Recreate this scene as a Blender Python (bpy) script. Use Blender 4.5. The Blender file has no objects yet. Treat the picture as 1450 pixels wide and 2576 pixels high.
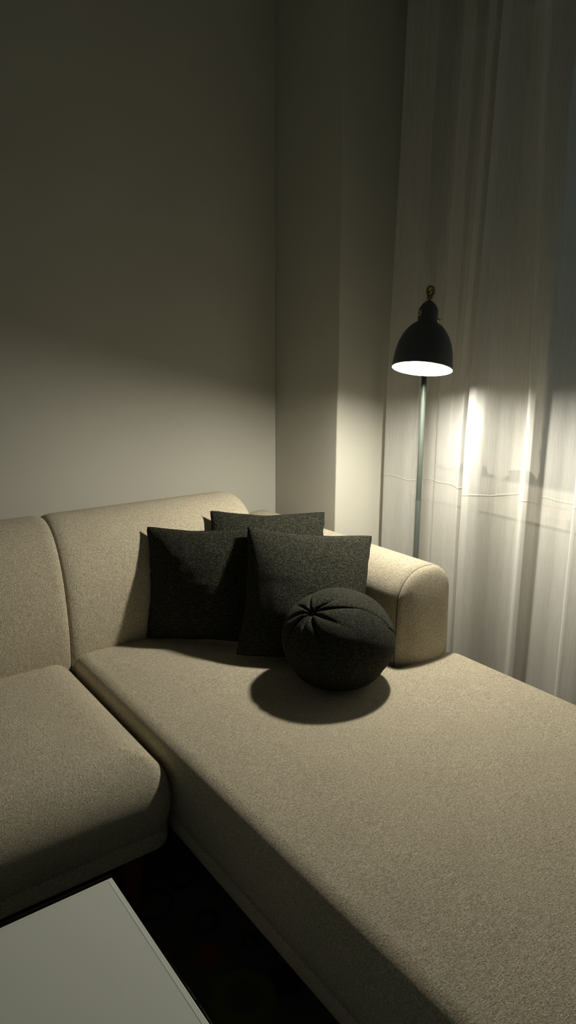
import bpy, bmesh, math, random
from mathutils import Vector, Matrix, noise

C = bpy.context.scene.collection
scn = bpy.context.scene
R = math.radians
PI = math.pi

# ------------------------------------------------------------------ helpers
def link(o, parent=None):
    C.objects.link(o)
    if parent is not None:
        o.parent = parent
    return o

def mesh_obj(name, verts, faces, mats, parent=None, smooth=True, origin=(0, 0, 0), midx=None):
    """verts in world coordinates; origin = location of the thing (or of its parent Empty)"""
    ox, oy, oz = origin
    me = bpy.data.meshes.new(name)
    me.from_pydata([(x - ox, y - oy, z - oz) for x, y, z in verts], [], faces)
    for m in (mats if isinstance(mats, (list, tuple)) else [mats]):
        me.materials.append(m)
    if midx:
        for p, i in zip(me.polygons, midx):
            p.material_index = i
    bm = bmesh.new(); bm.from_mesh(me)
    bmesh.ops.recalc_face_normals(bm, faces=bm.faces)
    if all(e.is_manifold for e in bm.edges) and bm.calc_volume(signed=True) < 0:
        bmesh.ops.reverse_faces(bm, faces=bm.faces)
    bm.to_mesh(me); bm.free()
    if smooth:
        for p in me.polygons:
            p.use_smooth = True
    o = bpy.data.objects.new(name, me)
    link(o, parent)
    if parent is None:
        o.location = origin
    return o

def sharp(o, deg=35):
    o.data.set_sharp_from_angle(angle=R(deg))
    return o

def empty(name, loc):
    o = bpy.data.objects.new(name, None)
    o.location = loc
    o.empty_display_size = .05
    return link(o)

def tag(o, label=None, cat=None, group=None, kind=None):
    if label: o['label'] = label
    if cat: o['category'] = cat
    if group: o['group'] = group
    if kind: o['kind'] = kind
    return o

def box(x0, x1, y0, y1, z0, z1, bev=0.0, segs=3):
    bm = bmesh.new()
    bmesh.ops.create_cube(bm, size=1)
    for v in bm.verts:
        v.co = Vector((x0 + (v.co.x + .5) * (x1 - x0), y0 + (v.co.y + .5) * (y1 - y0), z0 + (v.co.z + .5) * (z1 - z0)))
    if bev > 0:
        bmesh.ops.bevel(bm, geom=list(bm.edges), offset=bev, segments=segs, profile=.5, affect='EDGES')
    bm.verts.index_update()
    vs = [tuple(v.co) for v in bm.verts]; fs = [[v.index for v in f.verts] for f in bm.faces]
    bm.free()
    return vs, fs

def join(*parts):
    V, Fs = [], []
    for v, f in parts:
        n = len(V); V += list(v); Fs += [[i + n for i in q] for q in f]
    return V, Fs

def rings(rs, closed=True, cap0=True, cap1=True):
    """loft list of equally long rings"""
    n = len(rs[0]); V = [p for r in rs for p in r]; Fs = []
    for i in range(len(rs) - 1):
        for j in range(n if closed else n - 1):
            k = (j + 1) % n
            Fs.append([i * n + j, i * n + k, (i + 1) * n + k, (i + 1) * n + j])
    if cap0: Fs.append(list(range(n))[::-1])
    if cap1: Fs.append([(len(rs) - 1) * n + j for j in range(n)])
    return V, Fs

def lathe(profile, origin, axis, n=48, cap0=False, cap1=False):
    """profile: (radius, height along axis)"""
    a = Vector(axis).normalized()
    s = a.orthogonal().normalized(); t = a.cross(s)
    o = Vector(origin)
    rs = []
    for r, h in profile:
        rs.append([tuple(o + a * h + (s * math.cos(2 * PI * j / n) + t * math.sin(2 * PI * j / n)) * r) for j in range(n)])
    return rings(rs, True, cap0, cap1)

def tube(pts, r, n=12, closed=False, caps=True):
    pts = [Vector(p) for p in pts]; m = len(pts)
    rs = []; prev = None
    for i in range(m):
        if closed:
            d = pts[(i + 1) % m] - pts[i - 1]
        else:
            d = pts[min(i + 1, m - 1)] - pts[max(i - 1, 0)]
        d.normalize()
        if prev is None:
            s = d.orthogonal().normalized()
        else:
            s = (prev - d * prev.dot(d)).normalized()
        prev = s
        t = d.cross(s)
        rs.append([tuple(pts[i] + (s * math.cos(2 * PI * j / n) + t * math.sin(2 * PI * j / n)) * r) for j in range(n)])
    if closed:
        rs.append(rs[0])
        return rings(rs, True, False, False)
    return rings(rs, True, caps, caps)

def rrect(x0, x1, y0, y1, rad, n=10, m=18):
    """rounded rectangle outline, sides subdivided; constant point count"""
    out = []
    cs = [(x1 - rad, y1 - rad, 0), (x0 + rad, y1 - rad, 90), (x0 + rad, y0 + rad, 180), (x1 - rad, y0 + rad, 270)]
    for k in range(4):
        cx, cy, a0 = cs[k]
        for i in range(n + 1):
            a = R(a0 + 90 * i / n)
            out.append((cx + rad * math.cos(a), cy + rad * math.sin(a)))
        nx, ny, a1 = cs[(k + 1) % 4]
        sx, sy = out[-1]
        ex, ey = nx + rad * math.cos(R(a1)), ny + rad * math.sin(R(a1))
        for i in range(1, m):
            out.append((sx + (ex - sx) * i / m, sy + (ey - sy) * i / m))
    return out

def smoothstep(a, b, x):
    t = max(0., min(1., (x - a) / (b - a)))
    return t * t * (3 - 2 * t)

# ------------------------------------------------------------------ materials
def mat(name):
    m = bpy.data.materials.new(name); m.use_nodes = True
    nt = m.node_tree
    return m, nt, nt.nodes['Principled BSDF'], nt.nodes['Material Output']

def N(nt, t, **kw):
    n = nt.nodes.new(t)
    for k, v in kw.items():
        if k in n.inputs.keys(): n.inputs[k].default_value = v
        else: setattr(n, k, v)
    return n

def ramp(nt, fac, stops):
    n = nt.nodes.new('ShaderNodeValToRGB')
    e = n.color_ramp.elements
    while len(e) < len(stops): e.new(.5)
    for i, (p, c) in enumerate(stops):
        e[i].position = p; e[i].color = (*c, 1)
    nt.links.new(fac, n.inputs['Fac'])
    return n

def plain(name, col, rough=.5, metal=0., spec=.5):
    m, nt, b, o = mat(name)
    b.inputs['Base Color'].default_value = (*col, 1)
    b.inputs['Roughness'].default_value = rough
    b.inputs['Metallic'].default_value = metal
    b.inputs['Specular IOR Level'].default_value = spec
    return m

def fabric(name, c_lo, c_hi, scale, bump, dist, sheen=0.08, spark=None, rough=.95, stops=(.37, .63), row=.22):
    """chenille / boucle weave; scale = noise frequency on each axis"""
    m, nt, b, o = mat(name); L = nt.links
    tc = N(nt, 'ShaderNodeTexCoord')
    mp = N(nt, 'ShaderNodeMapping'); mp.inputs['Scale'].default_value = scale
    L.new(tc.outputs['Object'], mp.inputs['Vector'])
    n1 = N(nt, 'ShaderNodeTexNoise', Scale=1.0, Detail=4.0, Roughness=.65, Distortion=.6)
    L.new(mp.outputs[0], n1.inputs['Vector'])
    n2 = N(nt, 'ShaderNodeTexNoise', Scale=700.0, Detail=2.0)
    L.new(tc.outputs['Object'], n2.inputs['Vector'])
    n3 = N(nt, 'ShaderNodeTexNoise', Scale=9.0, Detail=2.0)
    L.new(tc.outputs['Object'], n3.inputs['Vector'])
    # rows of the weave: long thin streaks along the thread direction
    mp2 = N(nt, 'ShaderNodeMapping'); lo = min(scale)
    mp2.inputs['Scale'].default_value = tuple(v * (.20 if v == lo else .8) for v in scale)
    L.new(tc.outputs['Object'], mp2.inputs['Vector'])
    n4 = N(nt, 'ShaderNodeTexNoise', Scale=1.0, Detail=2.0); L.new(mp2.outputs[0], n4.inputs['Vector'])
    rw = N(nt, 'ShaderNodeMath', operation='MULTIPLY_ADD'); rw.inputs[1].default_value = row
    sb = N(nt, 'ShaderNodeMath', operation='SUBTRACT'); sb.inputs[1].default_value = row / 2
    L.new(n1.outputs['Fac'], sb.inputs[0]); L.new(n4.outputs['Fac'], rw.inputs[0]); L.new(sb.outputs[0], rw.inputs[2])
    wv = rw.outputs[0]
    r = ramp(nt, wv, [(stops[0], c_lo), (stops[1], c_hi)])
    hs = N(nt, 'ShaderNodeHueSaturation')
    mr = N(nt, 'ShaderNodeMapRange'); mr.inputs['To Min'].default_value = .92; mr.inputs['To Max'].default_value = 1.08
    L.new(n3.outputs['Fac'], mr.inputs['Value']); L.new(mr.outputs[0], hs.inputs['Value'])
    L.new(r.outputs[0], hs.inputs['Color'])
    col = hs.outputs[0]
    if spark:
        r2 = ramp(nt, n2.outputs['Fac'], [(.53, (0, 0, 0)), (.66, (1, 1, 1))])
        mix = N(nt, 'ShaderNodeMix', data_type='RGBA')
        mul = N(nt, 'ShaderNodeMath', operation='MULTIPLY')
        L.new(r2.outputs[0], mul.inputs[0]); L.new(n1.outputs['Fac'], mul.inputs[1])
        L.new(mul.outputs[0], mix.inputs['Factor']); L.new(col, mix.inputs['A']); mix.inputs['B'].default_value = (*spark, 1)
        col = mix.outputs['Result']
    L.new(col, b.inputs['Base Color'])
    b.inputs['Roughness'].default_value = rough
    b.inputs['Specular IOR Level'].default_value = .2
    b.inputs['Sheen Weight'].default_value = sheen if not spark else 0
    b.inputs['Sheen Roughness'].default_value = .5
    ad = N(nt, 'ShaderNodeMath', operation='MULTIPLY_ADD'); ad.inputs[1].default_value = .25
    L.new(n2.outputs['Fac'], ad.inputs[0]); L.new(wv, ad.inputs[2])
    bp = N(nt, 'ShaderNodeBump', Strength=bump, Distance=dist)
    L.new(ad.outputs[0], bp.inputs['Height']); L.new(bp.outputs[0], b.inputs['Normal'])
    return m

SL, SH = (.36, .308, .212), (.84, .755, .565)
M_chaise = fabric('beige_chenille_across', SL, SH, (270, 500, 400), .8, .004)
M_seat = fabric('beige_chenille_along', SL, SH, (500, 270, 400), .8, .004)
M_back = fabric('beige_chenille_upright', SL, SH, (500, 450, 270), .8, .004)
M_arm = fabric('beige_chenille_arm', SL, SH, (450, 330, 390), .9, .004)
M_pipe = plain('dark_piping', (.16, .135, .095), .9)
GL, GH = (.0022, .0026, .0013), (.150, .151, .102)
M_green = fabric('dark_green_chenille', GL, GH, (330, 620, 400), 1.0, .0035, 0, None, stops=(.47, .74))
M_ball = fabric('dark_green_chenille_ball', GL, GH, (480, 480, 480), 1.0, .003, 0, None, stops=(.47, .74), row=0)

def wall_mat(name, col):
    m, nt, b, o = mat(name); L = nt.links
    tc = N(nt, 'ShaderNodeTexCoord')
    n = N(nt, 'ShaderNodeTexNoise', Scale=2.2, Detail=3.0); L.new(tc.outputs['Object'], n.inputs['Vector'])
    r = ramp(nt, n.outputs['Fac'], [(.3, tuple(c * .96 for c in col)), (.7, tuple(min(1, c * 1.03) for c in col))])
    L.new(r.outputs[0], b.inputs['Base Color'])
    n2 = N(nt, 'ShaderNodeTexNoise', Scale=160.0, Detail=3.0); L.new(tc.outputs['Object'], n2.inputs['Vector'])
    bp = N(nt, 'ShaderNodeBump', Strength=.08, Distance=.002)
    L.new(n2.outputs['Fac'], bp.inputs['Height']); L.new(bp.outputs[0], b.inputs['Normal'])
    b.inputs['Roughness'].default_value = .85; b.inputs['Specular IOR Level'].default_value = .2
    return m
M_wall = wall_mat('matt_wall_paint', (.59, .575, .495))
M_ceil = wall_mat('ceiling_paint', (.42, .42, .39))

def floor_mat():
    m, nt, b, o = mat('dark_floor_boards'); L = nt.links
    tc = N(nt, 'ShaderNodeTexCoord')
    mp = N(nt, 'ShaderNodeMapping'); mp.inputs['Scale'].default_value = (2, 30, 1)
    L.new(tc.outputs['Object'], mp.inputs['Vector'])
    n = N(nt, 'ShaderNodeTexNoise', Scale=3.0, Detail=6.0); L.new(mp.outputs[0], n.inputs['Vector'])
    r = ramp(nt, n.outputs['Fac'], [(.3, (.05, .035, .022)), (.7, (.11, .078, .05))])
    L.new(r.outputs[0], b.inputs['Base Color']); b.inputs['Roughness'].default_value = .5
    return m
M_floor = floor_mat()

def rug_mat():
    """dark rug woven with dots and rings in its own colours (object space = metres from the rug centre)"""
    m, nt, b, o = mat('patterned_dark_rug'); L = nt.links
    tc = N(nt, 'ShaderNodeTexCoord')
    n = N(nt, 'ShaderNodeTexNoise', Scale=7.0, Detail=4.0); L.new(tc.outputs['Object'], n.inputs['Vector'])
    col = ramp(nt, n.outputs['Fac'], [(.35, (.050, .060, .046)), (.65, (.085, .098, .074))]).outputs[0]
    def spot(col, x, y, r, c, inner=0.0):
        d = N(nt, 'ShaderNodeVectorMath', operation='DISTANCE'); d.inputs[1].default_value = (x, y, 0)
        fl = N(nt, 'ShaderNodeVectorMath', operation='MULTIPLY'); fl.inputs[1].default_value = (1, 1, 0)
        L.new(tc.outputs['Object'], fl.inputs[0]); L.new(fl.outputs[0], d.inputs[0])
        nn = N(nt, 'ShaderNodeMath', operation='MULTIPLY_ADD'); nn.inputs[1].default_value = .012
        L.new(n.outputs['Fac'], nn.inputs[0]); L.new(d.outputs['Value'], nn.inputs[2])
        st = [(max(0, r - .004), (1, 1, 1)), (r + .004, (0, 0, 0))]
        if inner > 0: st = [(inner - .004, (0, 0, 0)), (inner + .004, (1, 1, 1))] + st
        rp = ramp(nt, nn.outputs[0], st)
        mx = N(nt, 'ShaderNodeMix', data_type='RGBA')
        L.new(rp.outputs[0], mx.inputs['Factor']); L.new(col, mx.inputs['A']); mx.inputs['B'].default_value = (*c, 1)
        return mx.outputs['Result']
    ox, oy = RUG
    for x, y, r, c, inn in [(.634, 1.155, .036, (.16, .028, .016), 0), (.561, 1.20, .032, (.075, .058, .03), 0),
                            (.735, 1.0, .045, (.02, .022, .018), 0), (.64, 1.02, .075, (.10, .095, .022), .045),
                            (.68, 1.24, .045, (.035, .042, .034), .022), (.73, 1.13, .030, (.055, .03, .022), .016),
                            (.60, 1.36, .06, (.04, .05, .04), .045), (.70, 1.40, .05, (.04, .05, .04), .03),
                            (.52, .9, .05, (.14, .05, .02), 0), (.55, .6, .07, (.09, .09, .03), .04), (.3, .4, .06, (.13, .03, .02), 0),
                            (-.2, .9, .08, (.09, .08, .03), .05), (0, .3, .06, (.04, .03, .02), 0), (-.6, .6, .07, (.13, .03, .02), 0)]:
        col = spot(col, x - ox, y - oy, r, c, inn)
    L.new(col, b.inputs['Base Color']); b.inputs['Roughness'].default_value = .95
    b.inputs['Specular IOR Level'].default_value = .1
    n2 = N(nt, 'ShaderNodeTexNoise', Scale=300.0); L.new(tc.outputs['Object'], n2.inputs['Vector'])
    bp = N(nt, 'ShaderNodeBump', Strength=.5, Distance=.003)
    L.new(n2.outputs['Fac'], bp.inputs['Height']); L.new(bp.outputs[0], b.inputs['Normal'])
    return m
RUG = (-.05, .55)
M_rug = rug_mat()

def curtain_mat():
    m, nt, b, o = mat('sheer_white_voile'); L = nt.links
    nt.nodes.remove(b)
    tc = N(nt, 'ShaderNodeTexCoord')
    mp = N(nt, 'ShaderNodeMapping'); mp.inputs['Scale'].default_value = (430, 620, 13)
    L.new(tc.outputs['Object'], mp.inputs['Vector'])
    n = N(nt, 'ShaderNodeTexNoise', Scale=1.0, Detail=3.0, Roughness=.6); L.new(mp.outputs[0], n.inputs['Vector'])
    # pressed crease across the cloth at sill height
    sx = N(nt, 'ShaderNodeSeparateXYZ'); L.new(tc.outputs['Object'], sx.inputs[0])
    nw = N(nt, 'ShaderNodeTexNoise', Scale=5.0); L.new(tc.outputs['Object'], nw.inputs['Vector'])
    za = N(nt, 'ShaderNodeMath', operation='MULTIPLY_ADD'); za.inputs[1].default_value = .05
    L.new(nw.outputs['Fac'], za.inputs[0]); L.new(sx.outputs['Z'], za.inputs[2])
    df = N(nt, 'ShaderNodeMath', operation='SUBTRACT'); df.inputs[1].default_value = CREASE + .025
    L.new(za.outputs[0], df.inputs[0])
    ab = N(nt, 'ShaderNodeMath', operation='ABSOLUTE'); L.new(df.outputs[0], ab.inputs[0])
    cr = N(nt, 'ShaderNodeMapRange', interpolation_type='SMOOTHSTEP'); cr.inputs['From Min'].default_value = 0; cr.inputs['From Max'].default_value = .0042
    cr.inputs['To Min'].default_value = .7; cr.inputs['To Max'].default_value = 0
    L.new(ab.outputs[0], cr.inputs['Value'])
    hh = N(nt, 'ShaderNodeMath', operation='MULTIPLY_ADD'); hh.inputs[1].default_value = .35
    L.new(n.outputs['Fac'], hh.inputs[0]); L.new(cr.outputs[0], hh.inputs[2])
    bp = N(nt, 'ShaderNodeBump', Strength=.5, Distance=.003); L.new(hh.outputs[0], bp.inputs['Height'])
    dif = N(nt, 'ShaderNodeBsdfDiffuse', Color=(.88, .87, .82, 1)); trl = N(nt, 'ShaderNodeBsdfTranslucent', Color=(.82, .80, .74, 1))
    L.new(bp.outputs[0], dif.inputs['Normal'])
    tr = N(nt, 'ShaderNodeBsdfTransparent', Color=(1, 1, 1, 1))
    m1 = N(nt, 'ShaderNodeMixShader', Fac=.20); L.new(dif.outputs[0], m1.inputs[1]); L.new(trl.outputs[0], m1.inputs[2])
    mr = N(nt, 'ShaderNodeMapRange'); mr.inputs['From Min'].default_value = .3; mr.inputs['From Max'].default_value = .7
    mr.inputs['To Min'].default_value = .36; mr.inputs['To Max'].default_value = .50
    L.new(n.outputs['Fac'], mr.inputs['Value'])
    m2 = N(nt, 'ShaderNodeMixShader'); lw = N(nt, 'ShaderNodeLayerWeight', Blend=.5)          # a weave seen edge-on closes up
    fm = N(nt, 'ShaderNodeMapRange'); fm.inputs['From Min'].default_value = .35; fm.inputs['From Max'].default_value = .95
    fm.inputs['To Min'].default_value = 1.0; fm.inputs['To Max'].default_value = .25
    L.new(lw.outputs['Facing'], fm.inputs['Value'])
    tm = N(nt, 'ShaderNodeMath', operation='MULTIPLY'); L.new(mr.outputs[0], tm.inputs[0]); L.new(fm.outputs[0], tm.inputs[1])
    L.new(tm.outputs[0], m2.inputs['Fac'])
    L.new(m1.outputs[0], m2.inputs[1]); L.new(tr.outputs[0], m2.inputs[2])
    L.new(m2.outputs[0], o.inputs['Surface'])
    return m
CREASE = .872
M_curtain = curtain_mat()

def clear_glass(name, tint=(1, 1, 1)):
    m, nt, b, o = mat(name); L = nt.links
    nt.nodes.remove(b)
    lw = N(nt, 'ShaderNodeFresnel', IOR=1.45); ge = N(nt, 'ShaderNodeNewGeometry')
    iv = N(nt, 'ShaderNodeMath', operation='SUBTRACT'); iv.inputs[0].default_value = 1.0; L.new(ge.outputs['Backfacing'], iv.inputs[1])
    fr = N(nt, 'ShaderNodeMath', operation='MULTIPLY'); L.new(lw.outputs[0], fr.inputs[0]); L.new(iv.outputs[0], fr.inputs[1])
    gl = N(nt, 'ShaderNodeBsdfGlossy', Roughness=.03); tr = N(nt, 'ShaderNodeBsdfTransparent', Color=(*tint, 1))
    mx = N(nt, 'ShaderNodeMixShader'); L.new(fr.outputs[0], mx.inputs[0]); L.new(tr.outputs[0], mx.inputs[1]); L.new(gl.outputs[0], mx.inputs[2])
    L.new(mx.outputs[0], o.inputs['Surface'])
    return m
M_glass = clear_glass('window_glass', (.93, .95, .94))
M_tglass = clear_glass('table_glass', (.97, .98, .972))

def film_mat():
    """frosted window film printed with little flower dots"""
    m, nt, b, o = mat('frosted_flower_film'); L = nt.links
    tc = N(nt, 'ShaderNodeTexCoord')
    v = N(nt, 'ShaderNodeTexVoronoi', Scale=14.0); L.new(tc.outputs['Object'], v.inputs['Vector'])
    v2 = N(nt, 'ShaderNodeTexVoronoi', Scale=95.0); L.new(tc.outputs['Object'], v2.inputs['Vector'])
    a = N(nt, 'ShaderNodeMath', operation='LESS_THAN'); a.inputs[1].default_value = .30; L.new(v.outputs['Distance'], a.inputs[0])
    c = N(nt, 'ShaderNodeMath', operation='LESS_THAN'); c.inputs[1].default_value = .33; L.new(v2.outputs['Distance'], c.inputs[0])
    mu = N(nt, 'ShaderNodeMath', operation='MULTIPLY'); L.new(a.outputs[0], mu.inputs[0]); L.new(c.outputs[0], mu.inputs[1])
    mx = N(nt, 'ShaderNodeMix', data_type='RGBA'); mx.inputs['A'].default_value = (.85, .835, .765, 1); mx.inputs['B'].default_value = (.50, .49, .44, 1)
    L.new(mu.outputs[0], mx.inputs['Factor']); L.new(mx.outputs['Result'], b.inputs['Base Color'])
    b.inputs['Roughness'].default_value = .6
    return m
M_film = film_mat()
M_frame = plain('painted_window_frame', (.72, .69, .60), .5)
M_white = plain('white_lacquer', (.80, .80, .745), .5)
M_edge = plain('pale_glass_edge', (.86, .90, .84), .5)
M_rim = plain('grey_green_glass_rim', (.40, .43, .39), .5)
M_black = plain('satin_black_metal', (.085, .085, .098), .42, 0, .8)
M_pole = plain('grey_green_metal', (.075, .090, .076), .42, .2, .5)
M_inner = plain('white_enamel', (.90, .89, .86), .38, .6)
M_brass = plain('aged_brass', (.42, .33, .16), .35, 1.0)
M_wood = plain('red_brown_wood', (.14, .035, .02), .45)

def bulb_mat():
    m, nt, b, o = mat('lit_bulb'); L = nt.links
    e = N(nt, 'ShaderNodeEmission', Color=(1.0, .945, .82, 1), Strength=BULB)
    L.new(e.outputs[0], o.inputs['Surface']); nt.nodes.remove(b)
    return m
BULB = 1230.0
M_bulb = bulb_mat()

# ------------------------------------------------------------------ setting
YB = 2.34      # back wall
XP = 1.66      # side of the pillar
YP = 1.954     # front of the pillar
XW = 2.06      # window wall
X0, Y0, ZC = -2.6, -2.2, 2.62
def struct(name, vf, m, **k):
    o = mesh_obj(name, vf[0], vf[1], m, smooth=False, **k)
    o['kind'] = 'structure'
    return o
struct('floor', box(X0, XW, Y0, YB, -.1, 0), M_floor)
struct('ceiling', box(X0, XW, Y0, YB, ZC, ZC + .1), M_ceil)
struct('wall_back', box(X0, XW + .25, YB, YB + .12, 0, ZC), M_wall)
struct('wall_pillar', box(XP, XW + .25, YP, YB, 0, ZC, .004, 2), M_wall)
WY0, WY1, WZ0, WZ1 = -.35, 1.93, .815, 2.42
wr = join(box(XW, XW + .25, Y0, YP, 0, WZ0 - .06), box(XW, XW + .25, Y0, YP, WZ1, ZC),
          box(XW, XW + .25, WY1, YP, WZ0 - .06, WZ1), box(XW, XW + .25, Y0, WY0, WZ0 - .06, WZ1))
struct('wall_right', wr, M_wall)

# window: frame with two sashes, pane, sill, peeling film on the inside of the glass
fx0, fx1 = XW + .02, XW + .075
win = join(box(fx0, fx1, WY0, WY1, WZ0, WZ0 + .055, .004, 2), box(fx0, fx1, WY0, WY1, WZ1 - .05, WZ1, .004, 2),
           box(fx0, fx1, WY1 - .045, WY1, WZ0 + .055, WZ1 - .05, .004, 2), box(fx0, fx1, WY0, WY0 + .045, WZ0 + .055, WZ1 - .05, .004, 2),
           box(fx0, fx1, .74, .80, WZ0 + .055, WZ1 - .05, .004, 2))
W = mesh_obj('window_1', win[0], win[1], M_frame, smooth=False, origin=(XW + .05, .77, WZ0)); W['kind'] = 'structure'
wo = (XW + .05, .77, WZ0)
GX = XW + .05
v, f = box(GX, GX + .006, WY0 + .04, WY1 - .04, WZ0 + .05, WZ1 - .045)
mesh_obj('pane', v, f, M_glass, W, False, wo)
v, f = join(box(XW - .014, XW + .25, WY0 - .04, WY1 + .02, WZ0 - .0599, WZ0 - .022, .004, 3),
            box(XW + .0, XW + .07, WY0, WY1, WZ0 - .024, WZ0 + .0, .002, 1))
mesh_obj('window_sill', v, f, M_frame, W, False, wo)
# film outline (Y, Z): ragged lower edge, torn right edge
rnd = random.Random(5)
low = [(1.83, .955), (1.81, .945), (1.795, .938), (1.76, .931), (1.735, .936), (1.715, .931), (1.70, .955), (1.685, .962), (1.665, .968), (1.655, .978), (1.62, .980), (1.605, .967),
       (1.585, .965), (1.57, .94), (1.545, .935), (1.53, .921), (1.515, .926), (1.495, .938), (1.478, .962), (1.45, .968), (1.42, .972), (1.40, .969), (1.385, .958), (1.374, .945), (1.369, .958)]
right = [(1.366, 1.0), (1.372, 1.02), (1.374, 1.045), (1.366, 1.07), (1.371, 1.1), (1.368, 1.15), (1.373, 1.2), (1.37, 1.3), (1.372, 1.6), (1.37, 2.0), (1.37, 2.37)]
def rag(pts):
    out = []
    for a, b2 in zip(pts, pts[1:]):
        for i in range(4):
            t = i / 4; j = 0 if i == 0 else .0035
            out.append((a[0] + (b2[0] - a[0]) * t + rnd.uniform(-j, j), a[1] + (b2[1] - a[1]) * t + rnd.uniform(-j, j)))
    return out + [pts[-1]]
outl = [(y * 1.03, 1.33 - (1.33 - z) * 1.03 - .043) for y, z in rag(low + right) + [(1.83, 2.37)]]
n = len(outl)
v = [(GX - .0008, y, z) for y, z in outl] + [(GX - .0001, y, z) for y, z in outl]
f = [list(range(n)), list(range(n, 2 * n))[::-1]] + [[i, (i + 1) % n, n + (i + 1) % n, n + i] for i in range(n)]
fo = mesh_obj('frosted_film', v, f, M_film, W, False, wo)
fo['label'] = 'peeling frosted film with ragged lower edge'

# ------------------------------------------------------------------ sheer curtain
# fold lines across the window: (distance along the wall Y, depth X) at floor and at ceiling
FT = []
FB = []
for yb_, xb_, yt_, xt_ in [
        (1.918, 1.872, 1.885, 1.880), (1.914, 1.862, 1.881, 1.866), (1.898, 1.846, 1.868, 1.846), (1.80, 1.850, 1.80, 1.856), (1.745, 1.854, 1.715, 1.838), (1.738, 1.898, 1.708, 1.915),
        (1.69, 1.892, 1.680, 1.915), (1.668, 1.872, 1.625, 1.85), (1.63, 1.860, 1.610, 1.838), (1.60, 1.855, 1.568, 1.842), (1.59, 1.855, 1.562, 1.885), (1.57, 1.852, 1.545, 1.885), (1.555, 1.848, 1.530, 1.848),
        (1.532, 1.836, 1.490, 1.836), (1.527, 1.89, 1.486, 1.89), (1.525, 1.945, 1.483, 1.95), (1.515, 1.945, 1.473, 1.95), (1.503, 1.858, 1.468, 1.86), (1.490, 1.815, 1.455, 1.825), (1.475, 1.787, 1.442, 1.815),
        (1.450, 1.787, 1.418, 1.818), (1.430, 1.812, 1.410, 1.86), (1.410, 1.875, 1.395, 1.885), (1.385, 1.925, 1.375, 1.87), (1.362, 1.950, 1.352, 1.85), (1.350, 1.942, 1.335, 1.835), (1.319, 1.892, 1.318, 1.830),
        (1.305, 1.882, 1.308, 1.832), (1.291, 1.888, 1.298, 1.87), (1.285, 1.935, 1.290, 1.945), (1.22, 1.962, 1.24, 1.965), (1.160, 1.955, 1.19, 1.95), (1.145, 1.90, 1.165, 1.90)]:
    FB.append((yb_, xb_)); FT.append((yt_, xt_))
for y_, x_ in [(1.122, 1.862), (1.06, 1.862), (1.0, 1.870), (.985, 1.91), (.93, 1.92), (.89, 1.86), (.83, 1.85), (.80, 1.90), (.74, 1.91), (.70, 1.86), (.62, 1.85), (.60, 1.90), (.54, 1.91), (.50, 1.86), (.42, 1.85), (.40, 1.90), (.34, 1.91), (.30, 1.87)]:
    FB.append((y_, x_)); FT.append((y_ + .03, 1.88 + (x_ - 1.88) * 1.3))
FD, TD = [], []
for k in range(len(FB) - 1):
    L = max(math.dist(FB[k], FB[k + 1]), math.dist(FT[k], FT[k + 1]))
    m = max(2, round(L / .0042))
    for i in range(m):
        u = i / m
        FD.append(tuple(FB[k][c] + (FB[k + 1][c] - FB[k][c]) * u for c in (0, 1)))
        TD.append(tuple(FT[k][c] + (FT[k + 1][c] - FT[k][c]) * u for c in (0, 1)))
FD.append(FB[-1]); TD.append(FT[-1])
def relax(P, n):
    for it in range(n):
        P = [P[0]] + [tuple((P[i - 1][c] + 2 * P[i][c] + P[i + 1][c]) / 4 for c in (0, 1)) for i in range(1, len(P) - 1)] + [P[-1]]
    return P
FD, TD = relax(FD, 3), relax(TD, 2)
nu, nv = len(FD) - 1, 100
z0, z1 = .012, ZC - .012
V = []
for j in range(nv + 1):
    z = z0 + (z1 - z0) * j / nv
    g = (z - 1.2) / 1.2
    for i in range(nu + 1):
        q = max(0., min(1.15, (z - 1.05) / 1.36))
        y2, x2 = (FD[i][c] + (TD[i][c] - FD[i][c]) * q for c in (0, 1))
        y = FD[i][0]
        amp = 1 - .12 * max(0, -g)
        x2 = 1.872 + (x2 - 1.872) * amp
        w = noise.noise(Vector((y * 7, z * 1.1, 3.1)))
        w2 = noise.noise(Vector((y * 24, z * .7, 9.7)))
        w3 = noise.noise(Vector((y * 60, z * .5, 2.2)))
        x2 += .006 * w + (.003 + .010 * max(0, g)) * w2 + .004 * max(0, g) * w3
        V.append((x2, y2 + .003 * noise.noise(Vector((y * 5, z * 1.1, 20))), z))
Fc = []
for j in range(nv):
    for i in range(nu):
        a = j * (nu + 1) + i
        Fc.append([a, a + 1, a + nu + 2, a + nu + 1])
cur = mesh_obj('sheer_curtain', V, Fc, M_curtain, None, True, (0, 0, 0))
tag(cur, 'sheer white floor-length curtain hanging in soft folds over the window behind the lamp', 'curtain')
# stitched hem along the leading edge
hem = [[V[j * (nu + 1)] for j in range(nv + 1)]]
v, f = tube([(p[0], p[1], p[2]) for p in hem[0]], .0016, 6)
mesh_obj('hem', v, f, M_curtain, cur)

# ------------------------------------------------------------------ sofa
SO = (.0, 1.4, 0)
sofa = empty('corner_sofa', SO)
tag(sofa, 'beige chenille corner sofa with a wide chaise, low rounded back and one rounded arm', 'sofa')

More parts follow.
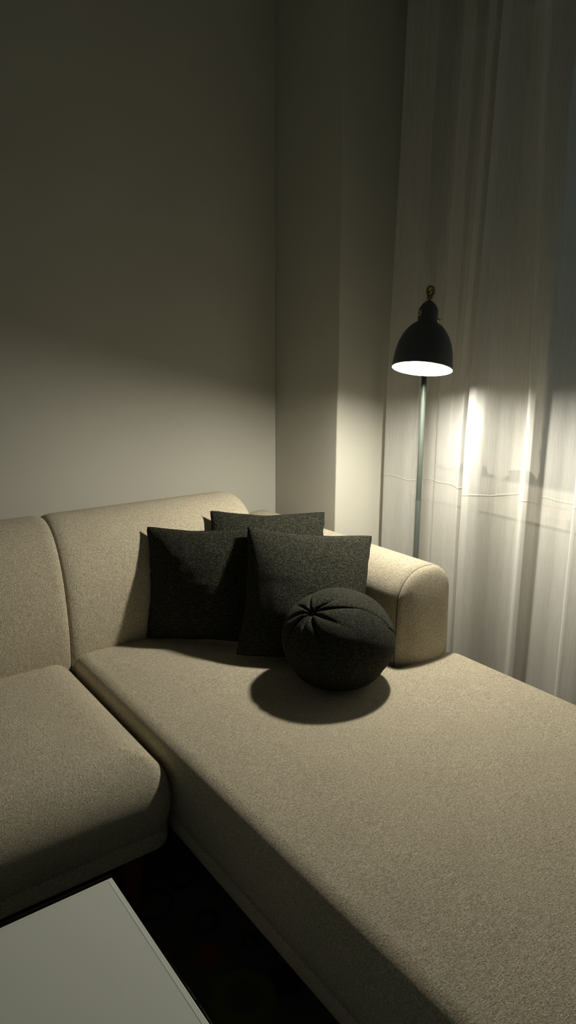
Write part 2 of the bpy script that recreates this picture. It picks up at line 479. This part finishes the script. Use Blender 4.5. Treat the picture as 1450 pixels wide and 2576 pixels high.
def block(x0, x1, y0, y1, zb, zt, rp, rt, crown, mtl, name, band=True, front_bulge=.012, aspect=1.0, outline=None):
    """upholstered seat block: hem band at the bottom, slightly bulging sides, rounded top edge, crowned top"""
    prof = [(zb, .006), (zb + .004, .001), (zb + .012, 0)]
    if band:
        prof += [(zb + .040, .000), (zb + .0445, .008), (zb + .049, .000)]
    h = zt - rt - (zb + .05)
    for i in range(1, 9):
        t = i / 8
        prof.append((zb + .05 + h * t, -front_bulge * math.sin(PI / 2 * t)))
    for i in range(1, 15):
        a = PI / 2 * i / 14
        prof.append((zt - rt + rt * math.sin(a), -front_bulge + (rt * aspect + front_bulge) * (1 - math.cos(a))))
    rs = []
    for z, ins in prof:
        if outline:
            rs.append([(x - nx * ins, y - ny * ins, z) for x, y, nx, ny in outline])
        else:
            rs.append([(x, y, z) for x, y in rrect(x0 + ins, x1 - ins, y0 + ins, y1 - ins, max(rp - ins, .012), 10, 18)])
    last = rs[-1]; cx, cy = (x0 + x1) / 2, (y0 + y1) / 2
    for k in (.985, .96, .92, .86, .78, .66, .5, .33, .16, .04):
        rs.append([(cx + (x - cx) * k, cy + (y - cy) * k, zt + crown * (1 - k ** 4)) for x, y, z in last])
    v, f = rings(rs, True, True, True)
    return mesh_obj(name, v, f, mtl, sofa, True, SO)

def round_poly(P, radii, n=12, m=16):
    """counter-clockwise polygon with rounded corners -> (x, y, normal x, normal y)"""
    out = []; L = len(P); arcs = []
    for i in range(L):
        p0, p1, p2 = Vector(P[i - 1]), Vector(P[i]), Vector(P[(i + 1) % L])
        d0, d1 = (p1 - p0).normalized(), (p2 - p1).normalized()
        cr = d0.x * d1.y - d0.y * d1.x; r = radii[i]; sg = 1 if cr > 0 else -1
        c = p1 - d0 * r + Vector((-d0.y, d0.x)) * r * sg
        a0 = math.atan2(-d0.x * sg, d0.y * sg); a1 = a0 + sg * PI / 2
        arcs.append([(c.x + r * math.cos(a0 + (a1 - a0) * k / n), c.y + r * math.sin(a0 + (a1 - a0) * k / n),
                      sg * math.cos(a0 + (a1 - a0) * k / n), sg * math.sin(a0 + (a1 - a0) * k / n)) for k in range(n + 1)])
    for i in range(L):
        out += arcs[i]
        a, b = arcs[i][-1], arcs[(i + 1) % L][0]
        out += [tuple(a[c] + (b[c] - a[c]) * k / m for c in range(4)) for k in range(1, m)]
    return out
CHO = round_poly([(.652, .02), (1.615, .02), (1.615, 1.338), (1.386, 1.338), (1.386, 2.02), (.652, 2.02)], [.05, .05, .052, .012, .05, .05])
seat = block(-1.55, .640, 1.305, 1.995, .20,   .436, .055, .125, .006, M_seat, 'seat', aspect=.85)
chaise = block(.652, 1.615, .02, 1.3365, .20, .430, .05, .034, .008, M_chaise, 'chaise_seat', front_bulge=.006, outline=CHO)

# back: closed profile in (Y, Z)
bp = [(1.955, .36), (1.946, .43), (1.944, .50), (1.950, .57), (1.962, .64), (1.982, .705), (2.010, .760), (2.048, .800), (2.095, .824), (2.145, .828), (2.195, .812), (2.235, .775), (2.256, .72),
      (2.262, .60), (2.262, .40), (2.255, .215), (2.20, .205), (2.05, .205), (1.985, .21), (1.965, .28)]
def resample(P, m):
    out = []
    L = len(P)
    for k in range(m):
        t = L * k / m; i = int(t); u = t - i
        p0, p1, p2, p3 = P[(i - 1) % L], P[i], P[(i + 1) % L], P[(i + 2) % L]
        out.append(tuple(.5 * (2 * b + (c - a) * u + (2 * a - 5 * b + 4 * c - d) * u * u + (3 * b - a - 3 * c + d) * u ** 3) for a, b, c, d in zip(p0, p1, p2, p3)))
    return out
BPR = resample(bp, 96)
def inset_profile(P, d):
    n = len(P); out = []
    for i in range(n):
        a, b = Vector(P[i - 1]), Vector(P[(i + 1) % n]); t = (b - a).normalized()
        nx, ny = t.y, -t.x                  # clockwise profile in (Y,Z): outward is to the left
        out.append((P[i][0] + nx * d, P[i][1] + ny * d))
    return out
def back_section(x0, x1, r0, r1, d0, d1, name):
    """r = rounding length at each end, d = how deep the end draws in"""
    xs = []
    for i in range(11):
        t = i / 10; xs.append((x0 + r0 * (1 - math.cos(PI / 2 * t)) , d0 * (1 - math.sin(PI / 2 * t))))
    for i in range(1, 30): xs.append((x0 + r0 + (x1 - r1 - x0 - r0) * i / 30, 0))
    for i in range(11):
        t = i / 10; xs.append((x1 - r1 + r1 * math.sin(PI / 2 * t), d1 * (1 - math.cos(PI / 2 * t))))
    rs = [[(x, y, z) for y, z in inset_profile(BPR, d)] for x, d in xs]
    v, f = rings(rs, True, True, True)
    return mesh_obj(name, v, f, M_back, sofa, True, SO)
back_section(-1.55, .6375, .05, .035, .03, .013, 'backrest')
back_section(.6385, 1.352, .035, .085, .013, .075, 'backrest')

# arm: profile in (X, Z) swept along Y, front face slightly domed with a seam round it
ax0, ax1, azt = 1.392, 1.606, .708
ap = []
def arm_profile(d):
    x0, x1, zt, zb = ax0 + d, ax1 - d, azt - d, .20 + d
    rl, rr = .100 - d * .5, .085 - d * .5
    P = [(x0, zb)]
    for i in range(1, 12): P.append((x0 - .004 * math.sin(PI * i / 12), zb + (zt - rl - zb) * i / 12))
    for i in range(13):
        a = PI - PI / 2 * i / 12; P.append((x0 + rl + rl * math.cos(a), zt - rl + rl * math.sin(a)))
    P.append(((x0 + rl + x1 - rr) / 2, zt + .001))
    for i in range(13):
        a = PI / 2 - PI / 2 * i / 12; P.append((x1 - rr + rr * math.cos(a), zt - rr + rr * math.sin(a)))
    for i in range(1, 12): P.append((x1 + .004 * math.sin(PI * i / 12), zt - rr - (zt - rr - zb) * i / 12))
    P.append((x1, zb))
    for i in range(1, 8): P.append((x1 + (x0 - x1) * i / 8, zb))
    return P
rs = []
ay0, ay1 = 1.332, 2.27
seq = [(ay1, .03), (ay1 - .008, .010), (ay1 - .03, 0)] + [(ay1 - .03 - (ay1 - .03 - ay0 - .028) * i / 24, 0) for i in range(1, 25)]
seq += [(ay0 + .027, .0015), (ay0 + .0245, .0035), (ay0 + .022, .0015), (ay0 + .019, .002), (ay0 + .013, .005), (ay0 + .0075, .011), (ay0 + .003, .020)]
for y, d in seq: rs.append([(x, y, z) for x, z in arm_profile(d)])
acx, acz = (ax0 + ax1) / 2, .40
for k, dy in ((.94, .0045), (.86, .010), (.76, .0155), (.64, .0205), (.5, .025), (.34, .028), (.17, .0295), (.02, .030)):
    rs.append([(acx + (x - acx) * k, seq[-1][0] - dy, acz + (z - acz) * k) for x, y, z in rs[len(seq) - 1]])
v, f = rings(rs, True, True, True)
arm = mesh_obj('armrest', v, f, M_arm, sofa, True, SO)
v, f = tube([(x, ay0 + .0245, z) for x, z in arm_profile(.0030)][:51], .0022, 8)
pp = mesh_obj('seam', v, f, M_pipe, arm, True, SO); pp['label'] = 'dark seam line around the arm front'
# legs
for (lx, ly) in ((.56, 1.39), (-1.45, 1.39), (-1.45, 2.18), (.56, 2.18), (.74, .12), (1.53, .12), (1.53, 2.18)):
    rs = []
    zf = .0101 if (lx < 1.0 and lx > -1.1 and ly < 1.55) else 0
    for z, h in ((zf, .016), (zf + .004, .018), (.10, .022), (.206, .027)):
        rs.append([(x, y, z) for x, y in rrect(lx - h, lx + h, ly - h, ly + h, .006, 4, 2)])
    v, f = rings(rs)
    o = sharp(mesh_obj('leg', v, f, M_wood, sofa, True, SO))

# ------------------------------------------------------------------ cushions
def pillow(name, size, T, center, yaw, lean, roll, seed, label):
    n = 56; s = size / 2
    V = []; idx = {}
    Fs = []
    def co(u, v, side):
        bow = .085
        rc = 1 - .02 * (u * v) ** 8
        x = s * u * (1 - bow * (1 - v * v)) * rc; y = s * v * (1 - (bow if v > 0 else .02) * (1 - u * u)) * rc
        e = max(0., (1 - u * u) * (1 - v * v))
        th = T * e ** .5
        # corners are pinched, seams a little wrinkled
        w = noise.noise(Vector((u * 2.2 + seed, v * 2.2, side * 3.3)))
        w2 = noise.noise(Vector((u * 6 + seed, v * 6, side * 1.3 + 7)))
        q = noise.noise(Vector((u * 3 + seed, v * 3, 11)))
        edge = 1 - e ** .3
        zz = side * th * (1 + .08 * w + .03 * w2) + .005 * q * edge
        return (x + .004 * w2 * edge, y - .010 * (1 - u * u) * max(0, v) * 0 + .003 * w * edge, zz)
    for side in (1, -1):
        for j in range(n + 1):
            for i in range(n + 1):
                u = math.sin(PI / 2 * (2 * i / n - 1)); vv = math.sin(PI / 2 * (2 * j / n - 1))
                rim = i in (0, n) or j in (0, n)
                key = (i, j, 0 if rim else side)
                if key not in idx:
                    idx[key] = len(V); V.append(co(u, vv, side))
        def g(i, j): return idx[(i, j, 0 if (i in (0, n) or j in (0, n)) else side)]
        for j in range(n):
            for i in range(n):
                Fs.append([g(i, j), g(i + 1, j), g(i + 1, j + 1), g(i, j + 1)])
    o = mesh_obj(name, V, Fs, M_green, None, True)
    n0 = Vector((-math.sin(yaw), -math.cos(yaw), 0)); a = Vector((math.cos(yaw), -math.sin(yaw), 0)); zz = Vector((0, 0, 1))
    up = math.cos(lean) * zz - math.sin(lean) * n0; nn = math.cos(lean) * n0 + math.sin(lean) * zz
    a2 = math.cos(roll) * a + math.sin(roll) * up; u2 = -math.sin(roll) * a + math.cos(roll) * up
    o.matrix_world = Matrix(((a2.x, u2.x, nn.x, center[0]), (a2.y, u2.y, nn.y, center[1]), (a2.z, u2.z, nn.z, center[2]), (0, 0, 0, 1)))
    # sewn edge: a thin welt round the four sides
    pts = []
    for k in range(4 * 28):
        t = (k % 28) / 28 * 2 - 1; q = k // 28
        u, vv = [(t, -1), (1, t), (-t, 1), (-1, -t)][q]
        pts.append(co(u, vv, 1))
    v, f = tube(pts, .0022, 6, closed=True)
    w = mesh_obj('welt', v, f, M_green, o, True)
    tag(o, label, 'cushion', 'square dark green cushions on the sofa')
    return o
pillow('square_cushion', .385, .074, (1.222, 1.568, .618), .62, .45, -.075, 2.6, 'square dark green cushion directly behind the round cushion, overlapping the other two')
pillow('square_cushion', .352, .064, (1.018, 1.838, .616), .80, .235, .04, 5.0, 'square dark green cushion leaning on the sofa back, showing its whole left edge')
pillow('square_cushion', .389, .050, (1.256, 1.814, .629), .577, .526, -.018, 9.0, 'square dark green cushion mostly hidden, only its top edge showing behind the other two')

# round cushion with gathered pole
def ball(center, a, b, pole):
    p = Vector(pole).normalized(); s = p.cross(Vector((.3, .9, .2))).normalized(); t = p.cross(s)
    nth, nph = 150, 320
    dr = Vector((.805, -.593, -.25)); ph0 = math.atan2(dr.dot(t), dr.dot(s))
    gathers = [ph0 + R(x) for x in (0, 27, 62, 98, 133, 170, 206, 243, 280, 322)]
    weight = [1.0, 1.0, .8, .9, .7, .9, 1.0, .7, .9, 1.0]
    reach = [1.0, .75, .6, 1.0, .6, .7, 1.0, .6, .8, .7]
    V = []
    for i in range(nth + 1):
        th = PI * (i / nth) ** 1.15
        for j in range(nph):
            ph = 2 * PI * j / nph
            d = p * math.cos(th) + (s * math.cos(ph) + t * math.sin(ph)) * math.sin(th)
            rr = 1.0
            dim = 0
            for end, ang in ((0, th), (1, PI - th)):
                if ang < 2.0:
                    for g, w, rc in zip(gathers, weight, reach):
                        dd = (ph - g - .15 * math.sin(ang * 2.0) + PI) % (2 * PI) - PI
                        arc = abs(dd) * max(math.sin(ang), .02)
                        wid = .016 + .045 * min(ang, .7)
                        dim += w * .105 * math.exp(-abs(arc / wid) ** 1.2) * math.exp(-(ang / (.62 * rc)) ** 2) * smoothstep(0, .10, ang)
                        if rc >= .9:   # panel seam carries on round the ball
                            dim += .022 * math.exp(-(arc / .013) ** 2) * smoothstep(0, .1, ang) * (1 if ang < PI / 2 else 0)
                    dim += .085 * math.exp(-(ang / .085) ** 2)
            rr -= dim
            rr += .012 * noise.noise(d * 2.2 + Vector((4, 0, 0)))
            q = d * rr
            x, y, z = q.x * a, q.y * a, q.z * b
            fl = -b * .93
            if z < -b * .55:      # weight flattens the underside
                k = (-b * .55 - z) / (b * .45)
                z = -b * .55 - (b * .38) * (1 - (1 - min(k, 1)) ** 1.8)
                x *= 1 + .05 * k; y *= 1 + .05 * k
            V.append((center[0] + x, center[1] + y, center[2] + z))
    Fs = []
    for i in range(nth):
        for j in range(nph):
            k = (j + 1) % nph
            Fs.append([i * nph + j, i * nph + k, (i + 1) * nph + k, (i + 1) * nph + j])
    return V, Fs
BC = (1.178, 1.364, .560)
v, f = ball(BC, .155, .132, (-.656, -.003, .755))
rb = mesh_obj('round_cushion', v, f, M_ball, None, True, (BC[0], BC[1], .437))
bm = bmesh.new(); bm.from_mesh(rb.data); bmesh.ops.remove_doubles(bm, verts=bm.verts, dist=1e-5)
bmesh.ops.recalc_face_normals(bm, faces=bm.faces); bm.to_mesh(rb.data); bm.free()
# the square cushion behind gives where the ball presses into it
front = bpy.data.objects['square_cushion']; Mw = front.matrix_world.copy(); Mi = Mw.inverted(); push = -(Mw.to_3x3() @ Vector((0, 0, 1)))
for vtx in front.data.vertices:
    p = Mw @ vtx.co
    for it in range(60):
        e = Vector(((p.x - BC[0]) / .158, (p.y - BC[1]) / .158, (p.z - BC[2]) / .137))
        if e.length >= 1: break
        p += push * .002
    if it: vtx.co = Mi @ p
tag(rb, 'round dark green ball cushion with gathered pleats, sitting on the chaise', 'cushion')

# ------------------------------------------------------------------ floor lamp
PX, PY = 1.70, 1.578
LO = (PX, PY, 0)
lamp = empty('floor_lamp', LO)
tag(lamp, 'black floor lamp with lit bell shade and slim grey pole behind the sofa arm', 'lamp')
v, f = lathe([(.001, .022), (.02, .022), (.10, .018), (.116, .012), (.12, .005), (.118, 0), (.001, 0)], (PX, PY, .001), (0, 0, 1), 64)
sharp(mesh_obj('base', v, f, M_black, lamp, True, LO))
v, f = lathe([(.0, .02), (.0092, .02), (.0092, .842), (.0086, .843), (.0086, .845), (.0086, 1.455), (.007, 1.462), (0, 1.462)], (PX, PY, 0), (0, 0, 1), 32)
pole = sharp(mesh_obj('pole', v, f, M_pole, lamp, True, LO))
v, f = lathe([(.0090, -.0022), (.0094, -.0012), (.0094, .0012), (.0090, .0022)], (PX, PY, .844), (0, 0, 1), 32)
mesh_obj('joint', v, f, M_pole, pole, True, LO)
LK = 1.43 / 1.47
def hs(vs):
    return [tuple(RC + (Vector(p) - RC) * LK) for p in vs]
RC = Vector((1.573 * LK, 1.470 * LK, 1.33 - .058 * LK))
A = Vector((.731 * .245 + .805 * .062, .682 * .245 - .593 * .062, .968)).normalized()
k = .0879 / .088
outer = [(.0880, .0), (.0885, .002), (.0872, .024), (.0842, .0485), (.0785, .073), (.0685, .097), (.0585, .113), (.047, .126), (.036, .134), (.0275, .1385)]
inner = [(.0265, .1365), (.035, .132), (.046, .124), (.0575, .1112), (.0675, .0955), (.0775, .072), (.0832, .048), (.0862, .024), (.0872, .002), (.0880, 0)]
vo, fo_ = lathe(outer + inner, RC, A, 72)
nf = len(fo_); per = 72
mi = [0 if i // per < len(outer) - 1 else 1 for i in range(nf)]
sh = mesh_obj('shade', hs(vo), fo_, [M_black, M_inner], lamp, True, LO, midx=mi)
sharp(sh, 60)
v, f = lathe([(0, .131), (.0285, .131), (.0290, .139), (.0290, .172), (.0284, .178), (.0190, .193), (.0115, .199), (.0105, .201), (0, .201)], RC, A, 40)
neck = sharp(mesh_obj('socket', hs(v), f, M_black, lamp, True, LO), 30)
# bulb: round glass with a tapering collar into the socket
v, f = lathe([(r_, h_ + .009) for r_, h_ in [(0, -.014), (.010, -.012), (.019, -.005), (.0250, .006), (.0265, .018), (.0250, .030), (.020, .042), (.0145, .054), (.0125, .066)]], RC, A, 40)
mesh_obj('bulb', hs(v), f, M_bulb, lamp, True, LO)
v, f = lathe([(.0128, .070), (.0135, .076), (.0135, .131)], RC, A, 24)
mesh_obj('bulb_collar', hs(v), f, M_brass, lamp, True, LO)
# brass loop and clevis on top of the socket, arm back to the pole
side = Vector((.805, -.593, 0)).normalized(); side = (side - A * side.dot(A)).normalized(); fwd = A.cross(side).normalized()
top = RC + A * .201
v1 = lathe([(0, -.002), (.0100, -.002), (.0094, .012), (.0085, .018), (0, .018)], top, A, 20)
lc = top + A * .030
pts = []
for i in range(40):
    a = 2 * PI * i / 40
    pts.append(lc + side * (.0095 * math.cos(a)) + A * (.0145 * math.sin(a)))
v2 = tube(pts, .0045, 10, closed=True)
v, f = join(v1, v2)
loop = mesh_obj('pivot', hs(v), f, M_brass, lamp, True, LO)
bolt = tube([lc - fwd * .013 - A * .002, lc + fwd * .013 - A * .002], .0042, 12)
mesh_obj('bolt', hs(bolt[0]), bolt[1], M_brass, loop, True, LO)
back = Vector((PX, PY, 1.452))
lc = RC + (lc - RC) * LK
aw = (back - lc); aw.normalize()
v, f = tube([lc - fwd * 0 + aw * .012, lc + (back - lc) * .5 + Vector((0, 0, .002)), back], .006, 12)
mesh_obj('arm', v, f, M_black, lamp, True, LO)
v, f = lathe([(0, -.02), (.0115, -.02), (.0125, -.014), (.0125, .012), (.0105, .018), (0, .018)], (PX, PY, 1.445), (0, 0, 1), 24)
sharp(mesh_obj('clamp', v, f, M_black, lamp, True, LO))
# brass screw on the left of the socket, switch key on the right
kn = RC + A * .160 - side * .0240 - (fwd if fwd.dot(Vector((.6, .8, 0))) > 0 else -fwd) * .0145
kd = (-side * .84 - (fwd if fwd.dot(Vector((.6, .8, 0))) > 0 else -fwd) * .55).normalized()
v, f = lathe([(0, -.004), (.0088, -.004), (.0088, .0036), (.0074, .0050), (.0034, .0046), (.0024, .0034), (0, .0034)], kn, kd, 24)
sharp(mesh_obj('screw', hs(v), f, M_brass, lamp, True, LO))
sw = RC + A * .151 + side * .0265
v1 = tube([sw - side * .002, sw + side * .0065], .0042, 12)
v2 = tube([sw + side * .005 - A * .0, sw + side * .017 - A * .0015], .0016, 8)
v, f = join(v1, v2)
mesh_obj('switch', hs(v), f, M_brass, lamp, True, LO)

# ------------------------------------------------------------------ coffee table
TX0, TX1, TY0, TY1, TZ = -.62, .395, .40, 1.070, .40
TO = ((TX0 + TX1) / 2, (TY0 + TY1) / 2, 0)
tb = empty('coffee_table', TO)
tag(tb, 'low white coffee table with glass-covered top in front of the sofa', 'table')
v, f = box(TX0 + .0012, TX1 - .0012, TY0 + .0012, TY1 - .0012, TZ - .042, TZ - .0066, .002, 2)
slab = mesh_obj('tabletop', v, f, M_white, tb, False, TO)
e0, e1 = .0055, .0105
ed = join(box(TX1 - e1, TX1 - e0, TY0 + e0, TY1 - e0, TZ - .0072, TZ - .0062), box(TX0 + e0, TX0 + e1, TY0 + e0, TY1 - e0, TZ - .0072, TZ - .0062),
          box(TX0 + e1, TX1 - e1, TY1 - .0075, TY1 - e0, TZ - .0072, TZ - .0062), box(TX0 + e1, TX1 - e1, TY0 + e0, TY0 + e1, TZ - .0072, TZ - .0062))
eo = mesh_obj('edge_line', ed[0], ed[1], M_edge, slab, False, TO); eo['label'] = 'pale line along the table edge'
v, f = box(TX0, TX1, TY0, TY1, TZ - .006, TZ, .0018, 2)
go = mesh_obj('glass_top', v, f, M_tglass, tb, False, TO); go['label'] = 'clear glass sheet over the white top'
for lx in (TX0 + .06, TX1 - .06):
    for ly in (TY0 + .06, TY1 - .06):
        v, f = box(lx - .026, lx + .026, ly - .026, ly + .026, .011, TZ - .042, .003, 2)
        mesh_obj('leg', v, f, M_white, tb, False, TO)

# ------------------------------------------------------------------ rug
v, f = rings([[(x, y, z) for x, y in rrect(RUG[0] - 1.05, RUG[0] + 1.05 , RUG[1] - 1.0, RUG[1] + 1.0, r, 6, 6)] for z, r in ((.0005, .02), (.007, .02), (.010, .018))])
rug = mesh_obj('area_rug', v, f, M_rug, None, False, (RUG[0], RUG[1], 0))
tag(rug, 'dark rug with red and ochre dots on the floor under the coffee table', 'rug')

# ------------------------------------------------------------------ world, camera
w = bpy.data.worlds.new('World'); scn.world = w; w.use_nodes = True
bg = w.node_tree.nodes['Background']
bg.inputs['Color'].default_value = (.76, 1.0, .96, 1); bg.inputs['Strength'].default_value = .045

F_PX, PITCH, YAW, H, ROLL = 1770., R(13.1), R(36.4), 1.33, R(.26)
fh = Vector((math.sin(YAW), math.cos(YAW), 0)); rt = Vector((math.cos(YAW), -math.sin(YAW), 0)); zz = Vector((0, 0, 1))
fw = fh * math.cos(PITCH) - zz * math.sin(PITCH); up = fh * math.sin(PITCH) + zz * math.cos(PITCH)
r2 = rt * math.cos(ROLL) + up * math.sin(ROLL); u2 = up * math.cos(ROLL) - rt * math.sin(ROLL)
cam = bpy.data.cameras.new('Camera'); co_ = bpy.data.objects.new('Camera', cam); C.objects.link(co_)
co_.matrix_world = Matrix(((r2.x, u2.x, -fw.x, 0), (r2.y, u2.y, -fw.y, 0), (r2.z, u2.z, -fw.z, H), (0, 0, 0, 1)))
cam.sensor_fit = 'VERTICAL'; cam.sensor_height = 24; cam.lens = 24 * F_PX / 2576
cam.clip_start = .02
scn.camera = co_

scn.view_settings.view_transform = 'Standard'
scn.view_settings.look = 'None'
scn.view_settings.gamma = 1
scn.view_settings.use_curve_mapping = False
scn.view_settings.exposure = 0
scn.cycles.max_bounces = 7
scn.cycles.diffuse_bounces = 3
scn.cycles.adaptive_threshold = .03
scn.cycles.transparent_max_bounces = 10
scn.cycles.sample_clamp_indirect = 6
scn.cycles.use_denoising = True
